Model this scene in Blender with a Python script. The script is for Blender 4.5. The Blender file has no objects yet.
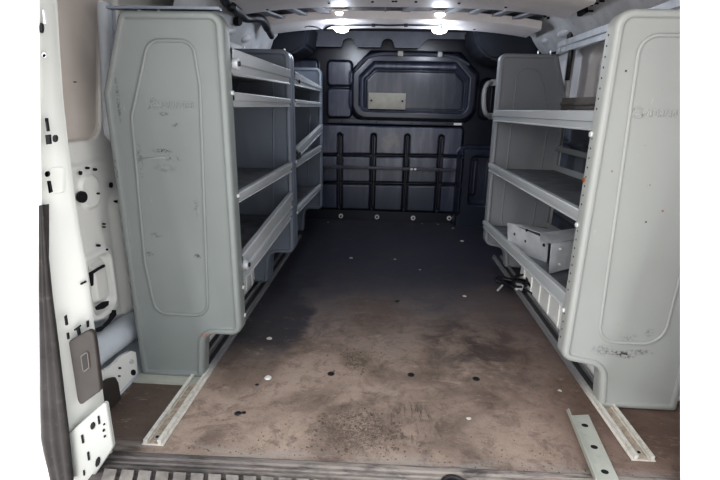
import bpy, bmesh, math, random
from mathutils import Vector, Matrix
random.seed(7)
SC = bpy.context.scene
COL = SC.collection

# ------------------------------------------------------------------ camera geometry (metres, eye 1 m above the load floor)
def _n(a):
    l = math.sqrt(sum(v*v for v in a)); return [v/l for v in a]
def _d(a, b): return sum(p*q for p, q in zip(a, b))
DN = _n([-34, 1577, 461.]); FW = [28, -134, 461.]
k_ = _d(DN, FW); FW = _n([a-k_*b for a, b in zip(FW, DN)])
RT = [DN[1]*FW[2]-DN[2]*FW[1], DN[2]*FW[0]-DN[0]*FW[2], DN[0]*FW[1]-DN[1]*FW[0]]
def at(px, py, X=None, Y=None, Z=None):
    """a measured photograph point on a real plane of the van -> metres"""
    p = [px-360, py-240, 461.]
    v = [_d(p, RT), _d(p, FW), -_d(p, DN)]
    t = X/v[0] if X is not None else (Y/v[1] if Y is not None else (Z-1)/v[2])
    return Vector((t*v[0], t*v[1], 1+t*v[2]))

cam = bpy.data.cameras.new('camera'); cam.sensor_width = 36; cam.lens = 461/720*36
cam.clip_start = .02
co = bpy.data.objects.new('camera', cam); COL.objects.link(co)
R_ = Vector((RT[0], FW[0], -DN[0])); D_ = Vector((RT[1], FW[1], -DN[1])); F_ = Vector((RT[2], FW[2], -DN[2]))
M = Matrix((( R_.x, -D_.x, -F_.x, 0), (R_.y, -D_.y, -F_.y, 0), (R_.z, -D_.z, -F_.z, 1), (0, 0, 0, 1)))
co.matrix_world = M
SC.camera = co

# ------------------------------------------------------------------ materials
class NT:
    def __init__(s, name):
        s.m = bpy.data.materials.new(name); s.m.use_nodes = True
        s.t = s.m.node_tree; s.b = s.t.nodes['Principled BSDF']
        g = s.t.nodes.new('ShaderNodeNewGeometry'); s.pos = g.outputs['Position']
    def new(s, k, **kw):
        n = s.t.nodes.new(k)
        for a, v in kw.items(): setattr(n, a, v)
        return n
    def link(s, a, b): s.t.links.new(a, b)
    def put(s, sock, v):
        if isinstance(v, bpy.types.NodeSocket): s.link(v, sock)
        elif isinstance(v, (tuple, list)) and len(v) == 3 and sock.type == 'RGBA': sock.default_value = (*v, 1)
        else: sock.default_value = v
    def math(s, op, a, b=0., c=0., clamp=False):
        n = s.new('ShaderNodeMath', operation=op, use_clamp=clamp)
        s.put(n.inputs[0], a); s.put(n.inputs[1], b); s.put(n.inputs[2], c); return n.outputs[0]
    def vm(s, op, a, b):
        n = s.new('ShaderNodeVectorMath', operation=op); s.put(n.inputs[0], a); s.put(n.inputs[1], b); return n
    def noise(s, scale, detail=3, rough=.55, vec=None, dist=0):
        n = s.new('ShaderNodeTexNoise'); s.put(n.inputs['Vector'], vec if vec is not None else s.pos)
        n.inputs['Scale'].default_value = scale; n.inputs['Detail'].default_value = detail
        n.inputs['Roughness'].default_value = rough; n.inputs['Distortion'].default_value = dist
        return n.outputs[0]
    def ramp(s, v, lo, hi):
        n = s.new('ShaderNodeMapRange', interpolation_type='SMOOTHSTEP'); s.put(n.inputs[0], v)
        n.inputs[1].default_value = lo; n.inputs[2].default_value = hi
        return n.outputs[0]
    def mix(s, f, a, b):
        n = s.new('ShaderNodeMix', data_type='RGBA'); s.put(n.inputs[0], f); s.put(n.inputs[6], a); s.put(n.inputs[7], b); return n.outputs[2]
    def scaled(s, v):
        return s.vm('MULTIPLY', s.pos, v).outputs[0]
    def spot(s, c, r, soft=.5):
        """1 inside an ellipsoid around c"""
        v = s.vm('SUBTRACT', s.pos, c).outputs[0]
        v = s.vm('MULTIPLY', v, tuple(1/q for q in r))
        l = s.new('ShaderNodeVectorMath', operation='LENGTH'); s.link(v.outputs[0], l.inputs[0])
        return s.ramp(l.outputs['Value'], 1, 1-soft)
    def bump(s, h, strength=.3, dist=.01):
        n = s.new('ShaderNodeBump'); s.put(n.inputs['Height'], h)
        n.inputs['Strength'].default_value = strength; n.inputs['Distance'].default_value = dist
        s.link(n.outputs[0], s.b.inputs['Normal'])
    def done(s, col, rough=.5, metal=0., spec=.5):
        s.put(s.b.inputs['Base Color'], col); s.put(s.b.inputs['Roughness'], rough)
        s.b.inputs['Metallic'].default_value = metal; s.b.inputs['Specular IOR Level'].default_value = spec
        return s.m

def simple(name, c, rough=.5, metal=0, var=.25, scale=9, spec=.5, dirt=None, dirt_amt=.5, bump=0):
    s = NT(name)
    dark = tuple(v*(1-var) for v in c)
    col = s.mix(s.ramp(s.noise(scale, 4), .3, .7), dark, c)
    if dirt:
        m = s.ramp(s.noise(scale*3.1, 6, .7), .55, .75)
        m = s.math('MULTIPLY', m, dirt_amt)
        col = s.mix(m, col, dirt)
    if bump: s.bump(s.noise(scale*12, 3), bump, .003)
    return s.done(col, rough, metal, spec)

def paint(name, c, spots=(), rust=(), holes=(), var=.12):
    s = NT(name)
    col = s.mix(s.ramp(s.noise(2.2, 3), .3, .7), tuple(v*(1-var) for v in c), c)
    speck = s.ramp(s.noise(55, 5, .7), .66, .74)
    col = s.mix(s.math('MULTIPLY', speck, .25), col, tuple(v*.45 for v in c))
    scr = s.ramp(s.noise(1, 4, .6, s.scaled((60, 60, 9))), .70, .76)
    col = s.mix(s.math('MULTIPLY', scr, .3), col, tuple(min(1, v*1.6) for v in c))
    n = s.ramp(s.noise(95, 5, .75), .47, .56)
    for (p, r, a) in spots:
        f = s.math('MULTIPLY', s.math('MULTIPLY', s.spot(p, r, .8), n), a)
        col = s.mix(f, col, (.035, .035, .035))
    for (p, r) in rust:
        f = s.math('MULTIPLY', s.spot(p, r, .6), s.ramp(s.noise(120, 4), .4, .55))
        col = s.mix(f, col, (.30, .09, .03))
    s.bump(s.noise(160, 2), .08, .002)
    return s.done(col, .42, 0, .45)

SPL = [((-.70, 1.49, .955), (.035, .05, .012), .9), ((-.66, 1.49, .80), (.06, .05, .012), .6), ((-.72, 1.49, .56), (.05, .05, .02), .6),
       ((-.60, 1.49, .55), (.03, .05, .02), .6), ((-.80, 1.49, .62), (.02, .05, .02), .6), ((-.86, 1.49, .9), (.01, .05, .1), .5)]
RUL = [((-.83, 1.49, .005), (.025, .03, .007)), ((-.625, 1.49, .182), (.035, .03, .012))]
def _pt(x, y, Y): return tuple(at(x, y, Y=Y))
SPL = [(_pt(x, y, 1.49), (rx, .05, rz), a) for x, y, rx, rz, a in ((163, 114, .022, .008, .9), (176, 125, .02, .012, .5), (163, 151, .045, .010, 1.), (172, 158, .05, .014, .7), (165, 168, .05, .02, .4), (157, 235, .03, .012, .6), (198, 256, .02, .012, .8), (150, 254, .02, .012, .7), (140, 160, .012, .08, .6), (118, 100, .008, .1, .7), (118, 170, .008, .08, .6), (196, 205, .012, .05, .4))]
m_panel = paint('grey_painted_steel', (.215, .235, .230), SPL, RUL)
SPR = [((.80, 1.44, .212), (.075, .05, .022), 1.), ((.86, 1.44, .205), (.04, .05, .014), 1.), ((.70, 1.44, .22), (.06, .05, .02), .5), ((.9, 1.44, .28), (.03, .05, .03), .4)]
RUR = [((.69, 1.44, .96), (.006, .03, .006)), ((.70, 1.44, .62), (.006, .03, .006)), ((.90, 1.44, .61), (.006, .03, .006)), ((.78, 1.44, .90), (.005, .03, .005)), ((.80, 1.44, .7), (.005, .03, .005))]
SPR = [(_pt(x, y, 1.44), (rx, .05, rz), a) for x, y, rx, rz, a in ((626, 355, .045, .018, 1.), (618, 353, .06, .012, .8), (602, 350, .05, .03, .35), (640, 352, .06, .015, .5), (650, 333, .02, .02, .5), (629, 338, .04, .02, .3), (626, 71, .004, .004, 3.), (662, 89, .004, .004, 3.), (646, 146, .004, .004, 3.), (646, 222, .004, .004, 3.))]
RUR = [(_pt(612, 171, 1.44), (.005, .03, .005)), (_pt(663, 211, 1.44), (.006, .03, .005)), (_pt(650, 185, 1.44), (.003, .03, .003))]
m_panel_r = paint('lit_grey_painted_steel', (.35, .362, .35), SPR, RUR, var=.08)  # same grey paint as the left; stronger light put into its colour
m_shelf = paint('grey_shelf_steel', (.44, .46, .47))
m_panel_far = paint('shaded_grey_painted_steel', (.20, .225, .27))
m_panel_far_r = paint('shaded_grey_painted_steel_r', (.27, .28, .30))  # far panels: interior shade put into the same grey
m_shelf_dirty = simple('dusty_shelf_deck', (.17, .18, .20), .45, var=.5, scale=14, dirt=(.26, .20, .15), dirt_amt=.8)
m_white = paint('white_body_paint', (.80, .80, .77), var=.06)
m_pillar = paint('white_door_pillar_paint', (.50, .51, .485), var=.06)
m_bracket = paint('white_bracket_paint', (.43, .44, .42), var=.06)
m_white2 = simple('bright_white_fill', (.9, .9, .9), .4, var=.02, scale=3)  # clipped white for the added strips at both edges of the view
m_beige = simple('beige_grey_primer', (.68, .62, .57), .6, var=.18, scale=3)
m_roof = simple('roof_bow_paint', (.92, .87, .86), .5, var=.12, scale=4, dirt=(.4, .37, .35), dirt_amt=.2)
m_roofgrey = simple('roof_skin_grey', (.20, .22, .26), .55, var=.4, scale=7)
m_side = simple('side_rail_grey_paint', (.62, .62, .63), .5, var=.3, scale=6, dirt=(.14, .14, .15), dirt_amt=.4)
m_black = simple('black_plastic', (.018, .018, .02), .45, var=.3, scale=20)
m_hole = simple('dark_opening', (.008, .008, .01), .9, var=.1)
m_seal = simple('black_rubber_seal', (.035, .03, .03), .6, var=.5, scale=12, dirt=(.12, .1, .09), dirt_amt=.4)
m_latch = simple('dark_brown_plastic', (.05, .043, .04), .5, var=.2, scale=25, bump=.2)
m_alu = simple('dirty_aluminium', (.50, .50, .47), .45, .35, var=.35, scale=16, dirt=(.16, .12, .09), dirt_amt=.7)
m_strip = simple('dusty_painted_strip', (.45, .46, .41), .5, var=.12, scale=12, dirt=(.25, .2, .15), dirt_amt=.5)
m_galv = simple('galvanised_steel', (.62, .64, .67), .4, .3, var=.2, scale=14)
m_bolt = simple('bright_zinc', (.85, .85, .83), .3, .3, var=.1)
m_dark_cab = simple('dark_cab_trim', (.020, .024, .036), .6, var=.3, scale=5)
m_handle = simple('grey_plastic_handle', (.5, .5, .5), .5, var=.15)
m_plate = simple('pale_grey_plate', (.40, .38, .33), .5, var=.12, scale=20)
m_chip = simple('pale_debris', (.6, .58, .52), .8, var=.3, scale=60)
m_sticker = simple('white_sticker', (.85, .85, .82), .5, var=.05)
m_cable = simple('black_cable', (.012, .013, .018), .5, var=.2)
m_arch = simple('white_arch_paint', (.95, .95, .93), .5, var=.08, scale=8)
m_bluegrey = simple('blue_grey_body_paint', (.58, .62, .67), .5, var=.25, scale=5)  # blue grey of the channel, sill member and lower left wall

# bulkhead: dark navy moulded plastic, streaked with dust
s = NT('navy_moulded_plastic')
st = s.ramp(s.noise(1, 5, .6, s.scaled((14, 1, 2.2)), .4), .42, .72)
col = s.mix(st, (.052, .060, .095), (.135, .14, .18))
sp = s.math('MULTIPLY', s.spot((.03, 4.03, .70), (.10, .3, .11), .5), s.ramp(s.noise(22, 4), .35, .6))
col = s.mix(s.math('MULTIPLY', sp, .8), col, (.16, .15, .15))
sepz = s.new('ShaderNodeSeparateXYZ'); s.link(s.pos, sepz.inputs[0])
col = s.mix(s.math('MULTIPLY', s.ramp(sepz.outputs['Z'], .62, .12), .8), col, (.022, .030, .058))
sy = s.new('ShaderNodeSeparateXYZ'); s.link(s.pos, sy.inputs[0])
groove_shade = s.ramp(sy.outputs['Y'], 4.05, 4.025)     # groove shade painted in by depth; raised mouldings keep their colour
col = s.mix(groove_shade, (.008, .010, .020), col)
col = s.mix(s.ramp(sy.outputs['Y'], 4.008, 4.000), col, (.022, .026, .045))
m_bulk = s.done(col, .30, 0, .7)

# floor: worn load floor, brown dust near the doors, dark rubber towards the cab
s = NT('worn_load_floor')
sep = s.new('ShaderNodeSeparateXYZ'); s.link(s.pos, sep.inputs[0])
X, Y = sep.outputs['X'], sep.outputs['Y']
big = s.noise(2.6, 5, .6, dist=.6)
fine = s.noise(26, 6, .7)
streak = s.noise(1, 5, .6, s.scaled((5, 22, 1)), .3)
col = s.mix(s.ramp(big, .3, .68), (.165, .122, .10), (.41, .32, .265))
col = s.mix(s.math('MULTIPLY', s.ramp(fine, .5, .75), .45), col, (.095, .065, .05))
col = s.mix(s.math('MULTIPLY', s.ramp(streak, .52, .72), .35), col, (.34, .26, .21))
# reddish cast on the right
col = s.mix(s.math('MULTIPLY', s.ramp(X, .25, .8), .55), col, (.135, .078, .064))
# dark scuffed region
dk = s.math('MULTIPLY', s.spot((.42, 1.85, 0), (.45, .5, 1), .9), s.ramp(s.noise(7, 5, .65, dist=.8), .38, .62))
col = s.mix(s.math('MULTIPLY', dk, .8), col, (.05, .038, .035))
# left strip outside the rail is dark
col = s.mix(s.math('MULTIPLY', s.ramp(X, -.66, -.72), .85), col, (.085, .062, .052))
# rubber mat and dust towards the cab
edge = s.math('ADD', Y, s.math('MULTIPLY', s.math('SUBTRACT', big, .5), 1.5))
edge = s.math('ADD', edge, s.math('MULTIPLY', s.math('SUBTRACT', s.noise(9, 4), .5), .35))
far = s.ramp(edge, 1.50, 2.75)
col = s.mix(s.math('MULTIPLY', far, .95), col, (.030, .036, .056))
# darker lobe along the left rail
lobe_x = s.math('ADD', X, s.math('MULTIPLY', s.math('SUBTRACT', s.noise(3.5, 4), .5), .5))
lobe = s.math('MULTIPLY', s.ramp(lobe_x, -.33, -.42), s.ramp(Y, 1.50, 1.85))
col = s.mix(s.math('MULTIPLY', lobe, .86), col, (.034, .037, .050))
# dried mud patches
vor = s.new('ShaderNodeTexVoronoi', feature='DISTANCE_TO_EDGE'); s.put(vor.inputs['Vector'], s.pos); vor.inputs['Scale'].default_value = 34
mudm = s.math('MAXIMUM', s.spot((-.06, 1.25, 0), (.17, .15, 1), .6), s.spot((-.09, 1.66, 0), (.09, .12, 1), .7))
mud = s.math('MULTIPLY', mudm, s.ramp(s.noise(14, 5, .7, dist=1.2), .44, .56))
col = s.mix(s.math('MULTIPLY', mud, .55), col, (.24, .185, .15))
n2 = s.noise(30, 5, .75, dist=1.5)
crk = s.math('MULTIPLY', mudm, s.ramp(s.math('ABSOLUTE', s.math('SUBTRACT', n2, .5)), .035, .005))
col = s.mix(s.math('MULTIPLY', crk, .8), col, (.045, .033, .028))
n3 = s.noise(5, 6, .75, dist=1.0)
col = s.mix(s.math('MULTIPLY', s.ramp(n3, .54, .66), .42), col, (.07, .055, .05))
smr = s.math('MULTIPLY', s.spot((.12, 1.30, 0), (.12, .14, 1), .7), s.ramp(s.noise(1, 5, .7, s.scaled((45, 9, 1)), .6), .52, .6))
col = s.mix(s.math('MULTIPLY', smr, .8), col, (.05, .038, .034))
worn = s.ramp(s.noise(11, 7, .8, dist=.6), .50, .62)
col = s.mix(s.math('MULTIPLY', worn, .38), col, (.085, .06, .05))
pale = s.ramp(s.noise(1, 7, .8, s.scaled((9, 17, 1)), .8), .56, .66)
col = s.mix(s.math('MULTIPLY', s.math('MULTIPLY', pale, .4), s.ramp(Y, 2.4, 1.6)), col, (.46, .36, .30))
grit = s.ramp(s.noise(150, 4, .8), .56, .66)
col = s.mix(s.math('MULTIPLY', grit, .4), col, (.06, .045, .038))
# pale worn edge by the sill
wm = s.math('MULTIPLY', s.ramp(Y, 1.17, 1.11), s.ramp(s.noise(1, 4, .6, s.scaled((6, 40, 1))), .4, .6))
col = s.mix(s.math('MULTIPLY', wm, .6), col, (.33, .31, .29))
spk = s.math('MULTIPLY', s.ramp(s.noise(70, 2, .5), .74, .78), .6)
col = s.mix(spk, col, (.4, .37, .33))
h = s.math('ADD', s.math('MULTIPLY', fine, .5), s.math('MULTIPLY', mudm, s.math('MULTIPLY', n2, 2.5)))
h = s.math('ADD', h, s.math('MULTIPLY', s.noise(120, 4, .7), .25))
s.bump(h, .55, .008)
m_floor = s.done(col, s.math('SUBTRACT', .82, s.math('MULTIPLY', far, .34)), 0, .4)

# sill
s = NT('worn_black_step_plastic')
sep = s.new('ShaderNodeSeparateXYZ'); s.link(s.pos, sep.inputs[0])
w = s.math('MULTIPLY', s.ramp(sep.outputs['X'], -.7, .1), .7)
n = s.ramp(s.noise(1, 6, .7, s.scaled((7, 45, 45)), .4), .32, .66)
col = s.mix(n, (.045, .04, .04), (.13, .115, .11))
col = s.mix(s.math('MULTIPLY', w, s.ramp(s.noise(1, 6, .7, s.scaled((9, 60, 9)), .8), .33, .6)), col, (.33, .29, .26))
s.bump(s.noise(1, 5, .7, s.scaled((12, 90, 20))), .3, .004)
m_step = s.done(col, .6, 0, .4)

m_tread = simple('worn_grey_tread_tops', (.34, .31, .285), .65, var=.45, scale=18, dirt=(.40, .35, .30), dirt_amt=.6, bump=.3)
m_led = bpy.data.materials.new('led_lens'); m_led.use_nodes = True
b = m_led.node_tree.nodes['Principled BSDF']; b.inputs['Emission Color'].default_value = (1, .97, .92, 1); b.inputs['Emission Strength'].default_value = 14
b.inputs['Base Color'].default_value = (.9, .9, .9, 1)

# ------------------------------------------------------------------ mesh helpers
def tag(o, label=None, cat=None, group=None, kind=None):
    if label: o['label'] = label
    if cat: o['category'] = cat
    if group: o['group'] = group
    if kind: o['kind'] = kind
    return o
def obj(name, bm, mats, parent=None, smooth=None):
    me = bpy.data.meshes.new(name); bmesh.ops.recalc_face_normals(bm, faces=bm.faces[:]) if smooth != 'keep' else None
    bm.to_mesh(me); bm.free()
    for m in (mats if isinstance(mats, (list, tuple)) else [mats]): me.materials.append(m)
    o = bpy.data.objects.new(name, me); COL.objects.link(o)
    if parent:
        o.parent = parent
        o.matrix_parent_inverse = Matrix.Translation(-abs_loc(parent))
    if smooth:
        for p in me.polygons: p.use_smooth = True
        if smooth != 'all' and smooth != 'keep':
            me.shade_smooth(); me.set_sharp_from_angle(angle=math.radians(38))
    return o
def abs_loc(o):
    v = Vector(o.location); p = o.parent
    # meshes are written in world coordinates; only empties carry a location
    return v if p is None else v + (abs_loc(p) + Vector(o.matrix_parent_inverse.translation))
def empty(name, loc, label=None, cat=None, group=None):
    o = bpy.data.objects.new(name, None); COL.objects.link(o); o.location = loc; o.empty_display_size = .05
    return tag(o, label, cat, group)
def box(bm, lo, hi, bev=0, seg=2, mi=0):
    vs = [bm.verts.new((x, y, z)) for x in (lo[0], hi[0]) for y in (lo[1], hi[1]) for z in (lo[2], hi[2])]
    fs = [bm.faces.new([vs[i] for i in f]) for f in ((0, 1, 3, 2), (4, 6, 7, 5), (0, 4, 5, 1), (2, 3, 7, 6), (0, 2, 6, 4), (1, 5, 7, 3))]
    for f in fs: f.material_index = mi
    if bev:
        es = list({e for f in fs for e in f.edges})
        bmesh.ops.bevel(bm, geom=es, offset=bev, segments=seg, affect='EDGES', profile=.5)
    return vs
def tube(bm, pts, r, n=8, caps=True, mi=0):
    pts = [Vector(p) for p in pts]; rings = []
    for i, p in enumerate(pts):
        t = (pts[min(i+1, len(pts)-1)]-pts[max(i-1, 0)])
        t = t.normalized() if t.length > 1e-9 else Vector((0, 0, 1))
        up = Vector((0, 0, 1)) if abs(t.z) < .9 else Vector((1, 0, 0))
        a = t.cross(up).normalized(); b = a.cross(t)
        rr = r[i] if isinstance(r, (list, tuple)) else r
        rings.append([bm.verts.new(p+a*rr*math.cos(q)+b*rr*math.sin(q)) for q in [2*math.pi*j/n for j in range(n)]])
    for i in range(len(rings)-1):
        for j in range(n):
            f = bm.faces.new((rings[i][j], rings[i][(j+1) % n], rings[i+1][(j+1) % n], rings[i+1][j])); f.material_index = mi
    if caps:
        bm.faces.new(rings[0][::-1]).material_index = mi; bm.faces.new(rings[-1]).material_index = mi
def smoothpath(pts, k=6, closed=False):
    P = [Vector(p) for p in pts]; out = []
    n = len(P)
    for i in range(n if closed else n-1):
        g = (lambda j: P[j % n]) if closed else (lambda j: P[max(0, min(n-1, j))])
        a, b, c, d = g(i-1), g(i), g(i+1), g(i+2)
        for j in range(k):
            t = j/k
            out.append(.5*((2*b)+(c-a)*t+(2*a-5*b+4*c-d)*t*t+(3*b-a-3*c+d)*t**3))
    if not closed: out.append(P[-1])
    return out
def prism(bm, poly, dirv, mi=0):
    """closed solid: polygon (3D points) swept along dirv"""
    a = [bm.verts.new(Vector(p)) for p in poly]; b = [bm.verts.new(Vector(p)+Vector(dirv)) for p in poly]
    n = len(a)
    bm.faces.new(a).material_index = mi; bm.faces.new(b[::-1]).material_index = mi
    for i in range(n): bm.faces.new((a[i], b[i], b[(i+1) % n], a[(i+1) % n])).material_index = mi
def rounded(pts, rad, seg=6):
    """2D polygon with rounded corners; rad a number or list"""
    out = []; n = len(pts)
    for i in range(n):
        p = Vector(pts[i]); a = Vector(pts[i-1])-p; b = Vector(pts[(i+1) % n])-p
        r = rad[i] if isinstance(rad, (list, tuple)) else rad
        if r <= 0: out.append(p); continue
        la, lb = a.length, b.length; a.normalize(); b.normalize()
        ang = a.angle(b); t = min(r/math.tan(ang/2), la*.49, lb*.49); r2 = t*math.tan(ang/2)
        c = p+(a+b).normalized()*(r2/math.sin(ang/2))
        s0 = p+a*t-c; s1 = p+b*t-c
        tot = s0.angle_signed(s1) if s0.length else 0
        for j in range(seg+1):
            th = -tot*j/seg
            out.append(c+Vector((s0.x*math.cos(th)-s0.y*math.sin(th), s0.x*math.sin(th)+s0.y*math.cos(th))))
    return out
def offset(poly, d):
    """inward offset of a CCW 2D polygon"""
    n = len(poly); out = []
    for i in range(n):
        a = (poly[i]-poly[i-1]); b = (poly[(i+1) % n]-poly[i])
        na = Vector((-a.y, a.x)); nb = Vector((-b.y, b.x))
        if na.length < 1e-9: na = nb
        if nb.length < 1e-9: nb = na
        m = (na.normalized()+nb.normalized())
        m = m.normalized(); c = max(.5, m.dot(nb.normalized()))
        out.append(poly[i]+m*(d/c))
    return out
def ccw(p):
    p = [Vector(q) for q in p]
    A = sum(p[i-1].x*p[i].y-p[i].x*p[i-1].y for i in range(len(p)))
    return p if A > 0 else p[::-1]
def disc_y(bm, c, r, y0, y1, n=14):      # short cylinder with its axis along Y
    tube(bm, [(c[0], y0, c[1]), (c[0], y1, c[1])], r, n)
def disc_z(bm, c, r, z0, z1, n=14):
    a = []; 
    for z in (z0, z1): a.append([bm.verts.new((c[0]+r*math.cos(2*math.pi*j/n), c[1]+r*math.sin(2*math.pi*j/n), z)) for j in range(n)])
    for j in range(n): bm.faces.new((a[0][j], a[0][(j+1) % n], a[1][(j+1) % n], a[1][j]))
    bm.faces.new(a[0][::-1]); bm.faces.new(a[1])
def hole(pxs, parent, off, name='hole', mat=None, **pl):
    """thin dark plug let into a surface; pxs = outline measured on that plane"""
    pts = [at(x, y, **pl) for x, y in pxs]
    bm = bmesh.new(); prism(bm, [p+Vector(off) for p in pts], -2*Vector(off))
    return obj(name, bm, mat or m_hole, parent)
def ell(cx, cy, rx, ry, n=12, rot=0):
    return [(cx+rx*math.cos(t)*math.cos(rot)-ry*math.sin(t)*math.sin(rot), cy+rx*math.cos(t)*math.sin(rot)+ry*math.sin(t)*math.cos(rot)) for t in [2*math.pi*i/n for i in range(n)]]

def rbox(x, z, cx, cz, hx, hz, r):
    qx, qz = abs(x-cx)-hx+r, abs(z-cz)-hz+r
    return math.hypot(max(qx, 0), max(qz, 0))+min(max(qx, qz), 0)-r
def sst(d, w):       # 1 inside (d<0), 0 outside, soft over w
    t = max(0., min(1., .5-d/w)); return t*t*(3-2*t)
def heightfield(name, us, vs, f, place, mats, midx=None, smooth='all'):
    bm = bmesh.new(); g = [[bm.verts.new(place(u, v, f(u, v))) for v in vs] for u in us]
    for i in range(len(us)-1):
        for j in range(len(vs)-1):
            fc = bm.faces.new((g[i][j], g[i+1][j], g[i+1][j+1], g[i][j+1])); fc.smooth = True
            if midx: fc.material_index = midx((us[i]+us[i+1])/2, (vs[j]+vs[j+1])/2)
    return obj(name, bm, mats, smooth='all')
def lin(a, b, n): return [a+(b-a)*i/n for i in range(n+1)]

XL, XR, YB = -1.0, 1.12, 4.06

# ------------------------------------------------------------------ floor
bm = bmesh.new()
us, vs = lin(XL-.05, XR+.05, 60), lin(1.09, YB+.1, 80)
g = [[bm.verts.new((u, v, 0)) for v in vs] for u in us]
for i in range(60):
    for j in range(80): bm.faces.new((g[i][j], g[i+1][j], g[i+1][j+1], g[i][j+1]))
box(bm, (XL-.05, 1.09, -.03), (XR+.05, YB+.1, -.002))
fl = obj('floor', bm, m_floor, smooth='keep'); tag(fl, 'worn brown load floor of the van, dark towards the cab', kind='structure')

# ------------------------------------------------------------------ front wall (bulkhead)
def f_bulk(x, z):
    h = 0.
    # four upper pads left of the window bulge
    h += .034*max(sst(rbox(x, z, -.41, 1.25, .10, .095, .03), .012), sst(rbox(x, z, -.41, 1.015, .10, .115, .03), .012))
    h += .034*sst(rbox(x, z, -.76, 1.12, .17, .23, .03), .012)
    # window bulge
    cx, cz = .205, 1.148
    d = rbox(x, z, cx, cz, .515, .262, .13)
    ch = (abs(x-cx)+(z-cz)-.62)/1.414
    d = max(d, ch)
    h += .070*sst(d, .04)
    h -= .030*sst(d+.075, .03)
    d2 = rbox(x, z, .215, 1.125, .42, .168, .03); d2 = max(d2, (abs(x-.215)+(z-1.125)-.50)/1.414)
    h -= .026*sst(d2, .012)
    h += .008*sst(d2+.02, .012)
    # lower pads separated by grooves
    lower = rbox(x, z, .02, .47, .62, .365, .03)
    if lower < .03:
        pad = sst(lower, .02)
        gr = 1.
        for gx in (-.402, -.113, .175, .463):
            w = .021
            d = rbox(x, z, gx+.012*(.6-z)*0, .435, w, .335, .021)
            gr = min(gr, 1-sst(d, .012))
        for gz in (.588, .345):
            gr = min(gr, 1-sst(abs(z-gz-.015*x)-.012, .012))
        h += .045*pad*gr
        # pale web at the bottom of each groove
        for gx in (-.402, -.113, .175, .463):
            h += .016*sst(abs(x-gx-.006)-.004, .006)*sst(rbox(x, z, gx, .435, .02, .31, .01), .02)
    # bulge and niche on the right
    h += .11*sst(rbox(x, z, .80, .31, .185, .37, .07), .035)
    h -= .085*sst(rbox(x, z, .80, .40, .078, .205, .035), .02)
    h += .03*sst(rbox(x, z, .765, .42, .015, .15, .012), .02)
    # handle recess
    h -= .03*sst(rbox(x, z, .815, 1.07, .055, .16, .05), .02)
    return h
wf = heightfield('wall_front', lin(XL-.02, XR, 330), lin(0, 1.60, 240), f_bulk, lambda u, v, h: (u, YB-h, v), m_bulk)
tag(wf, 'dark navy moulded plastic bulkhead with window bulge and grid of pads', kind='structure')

# notched flange above the bulkhead, cab header behind it
bm = bmesh.new()
z0, z1 = 1.445, 1.56
out = [(-.62, z1), (-.62, z0)]
def notch(c, w):
    r = []
    r.append((c-w, z0)); 
    for j in range(9):
        t = math.pi*(1-j/8); r.append((c+w*.85*math.cos(t), z0+.028+.034*math.sin(t)))
    r.append((c+w, z0)); return r
out += notch(-.33, .055)+notch(-.02, .055)+[(.235, z0)]+[(.25, z0+.02), (.262, z0+.045), (.29, z0+.06), (.34, z0+.065), (.62, z0+.065), (.62, z1)]
prism(bm, [(x, 3.93+.0*z, z) for x, z in out], (0, .02, 0))
o = obj('trim_1', bm, simple('dark_header_plastic', (.12, .125, .15), .55, var=.25), smooth=True); tag(o, 'notched dark header flange above the bulkhead', kind='structure')
bm = bmesh.new(); tube(bm, [(-.60, 3.925, z0), (-.39, 3.925, z0)], .004, 6); tube(bm, [(-.27, 3.925, z0), (-.08, 3.925, z0)], .004, 6); tube(bm, [(.04, 3.925, z0), (.235, 3.925, z0), (.255, 3.925, z0+.035), (.29, 3.925, z0+.06)], .004, 6)
obj('flange_edge', bm, simple('header_edge_grey', (.22, .23, .25), .5), o)
bm = bmesh.new(); box(bm, (XL, 3.46, 1.56), (XR, YB+.08, 1.60), .005)
o = obj('trim_2', bm, m_dark_cab); tag(o, 'dark cab header lining behind the last roof bow', kind='structure')
# dark corner trims left and right of the header
for k, (xa, xb) in enumerate(((XL, -.60), (.60, XR))):
    bm = bmesh.new()
    ya = 3.5
    if k == 0: poly = [(xa, 1.30), (xb-.10, 1.34), (xb, 1.40), (xb+.03, 1.56), (xa, 1.58)]
    else: poly = [(xb, 1.28), (xa+.10, 1.33), (xa, 1.42), (xa-.03, 1.56), (xb, 1.58)]
    prism(bm, [(x, ya+.02, z) for x, z in poly], (0, YB-.12-ya, 0))
    bmesh.ops.bevel(bm, geom=bm.edges[:], offset=.02, segments=2, affect='EDGES')
    o = obj('trim_%d' % (3+k), bm, m_dark_cab, smooth=True); tag(o, 'dark rounded cab corner trim at the %s of the header' % ('left', 'right')[k], kind='structure')

# bulkhead fittings
def bar(name, z, x0, x1, y, label, h=.016):
    t = empty(name, ((x0+x1)/2, y, z), label, 'rail')
    bm = bmesh.new(); box(bm, (x0, y-.018, z-h), (x1, y+.012, z+h), .004); obj('bar', bm, m_railn, t, True)
    for q in range(4):
        x = x0+(x1-x0)*(.10+.26*q)
        bm = bmesh.new(); disc_y(bm, (x, z), .007, y-.022, y-.016); obj('screw', bm, m_black, t, True)
    return t
m_railn = simple('navy_grey_rail', (.095, .10, .125), .4, var=.3, scale=8)
t = bar('bulkhead_rail', .866, -.50, .635, 4.04, 'dark horizontal rail under the window bulge of the bulkhead')
bm = bmesh.new(); box(bm, (.555, 4.018, .856), (.62, 4.024, .874)); obj('sticker', bm, m_sticker, t)['label'] = 'small white sticker'
t = bar('bulkhead_rail', .482, -.60, .60, 4.008, 'thin dark horizontal rail across the lower grid of the bulkhead', .013)
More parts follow.
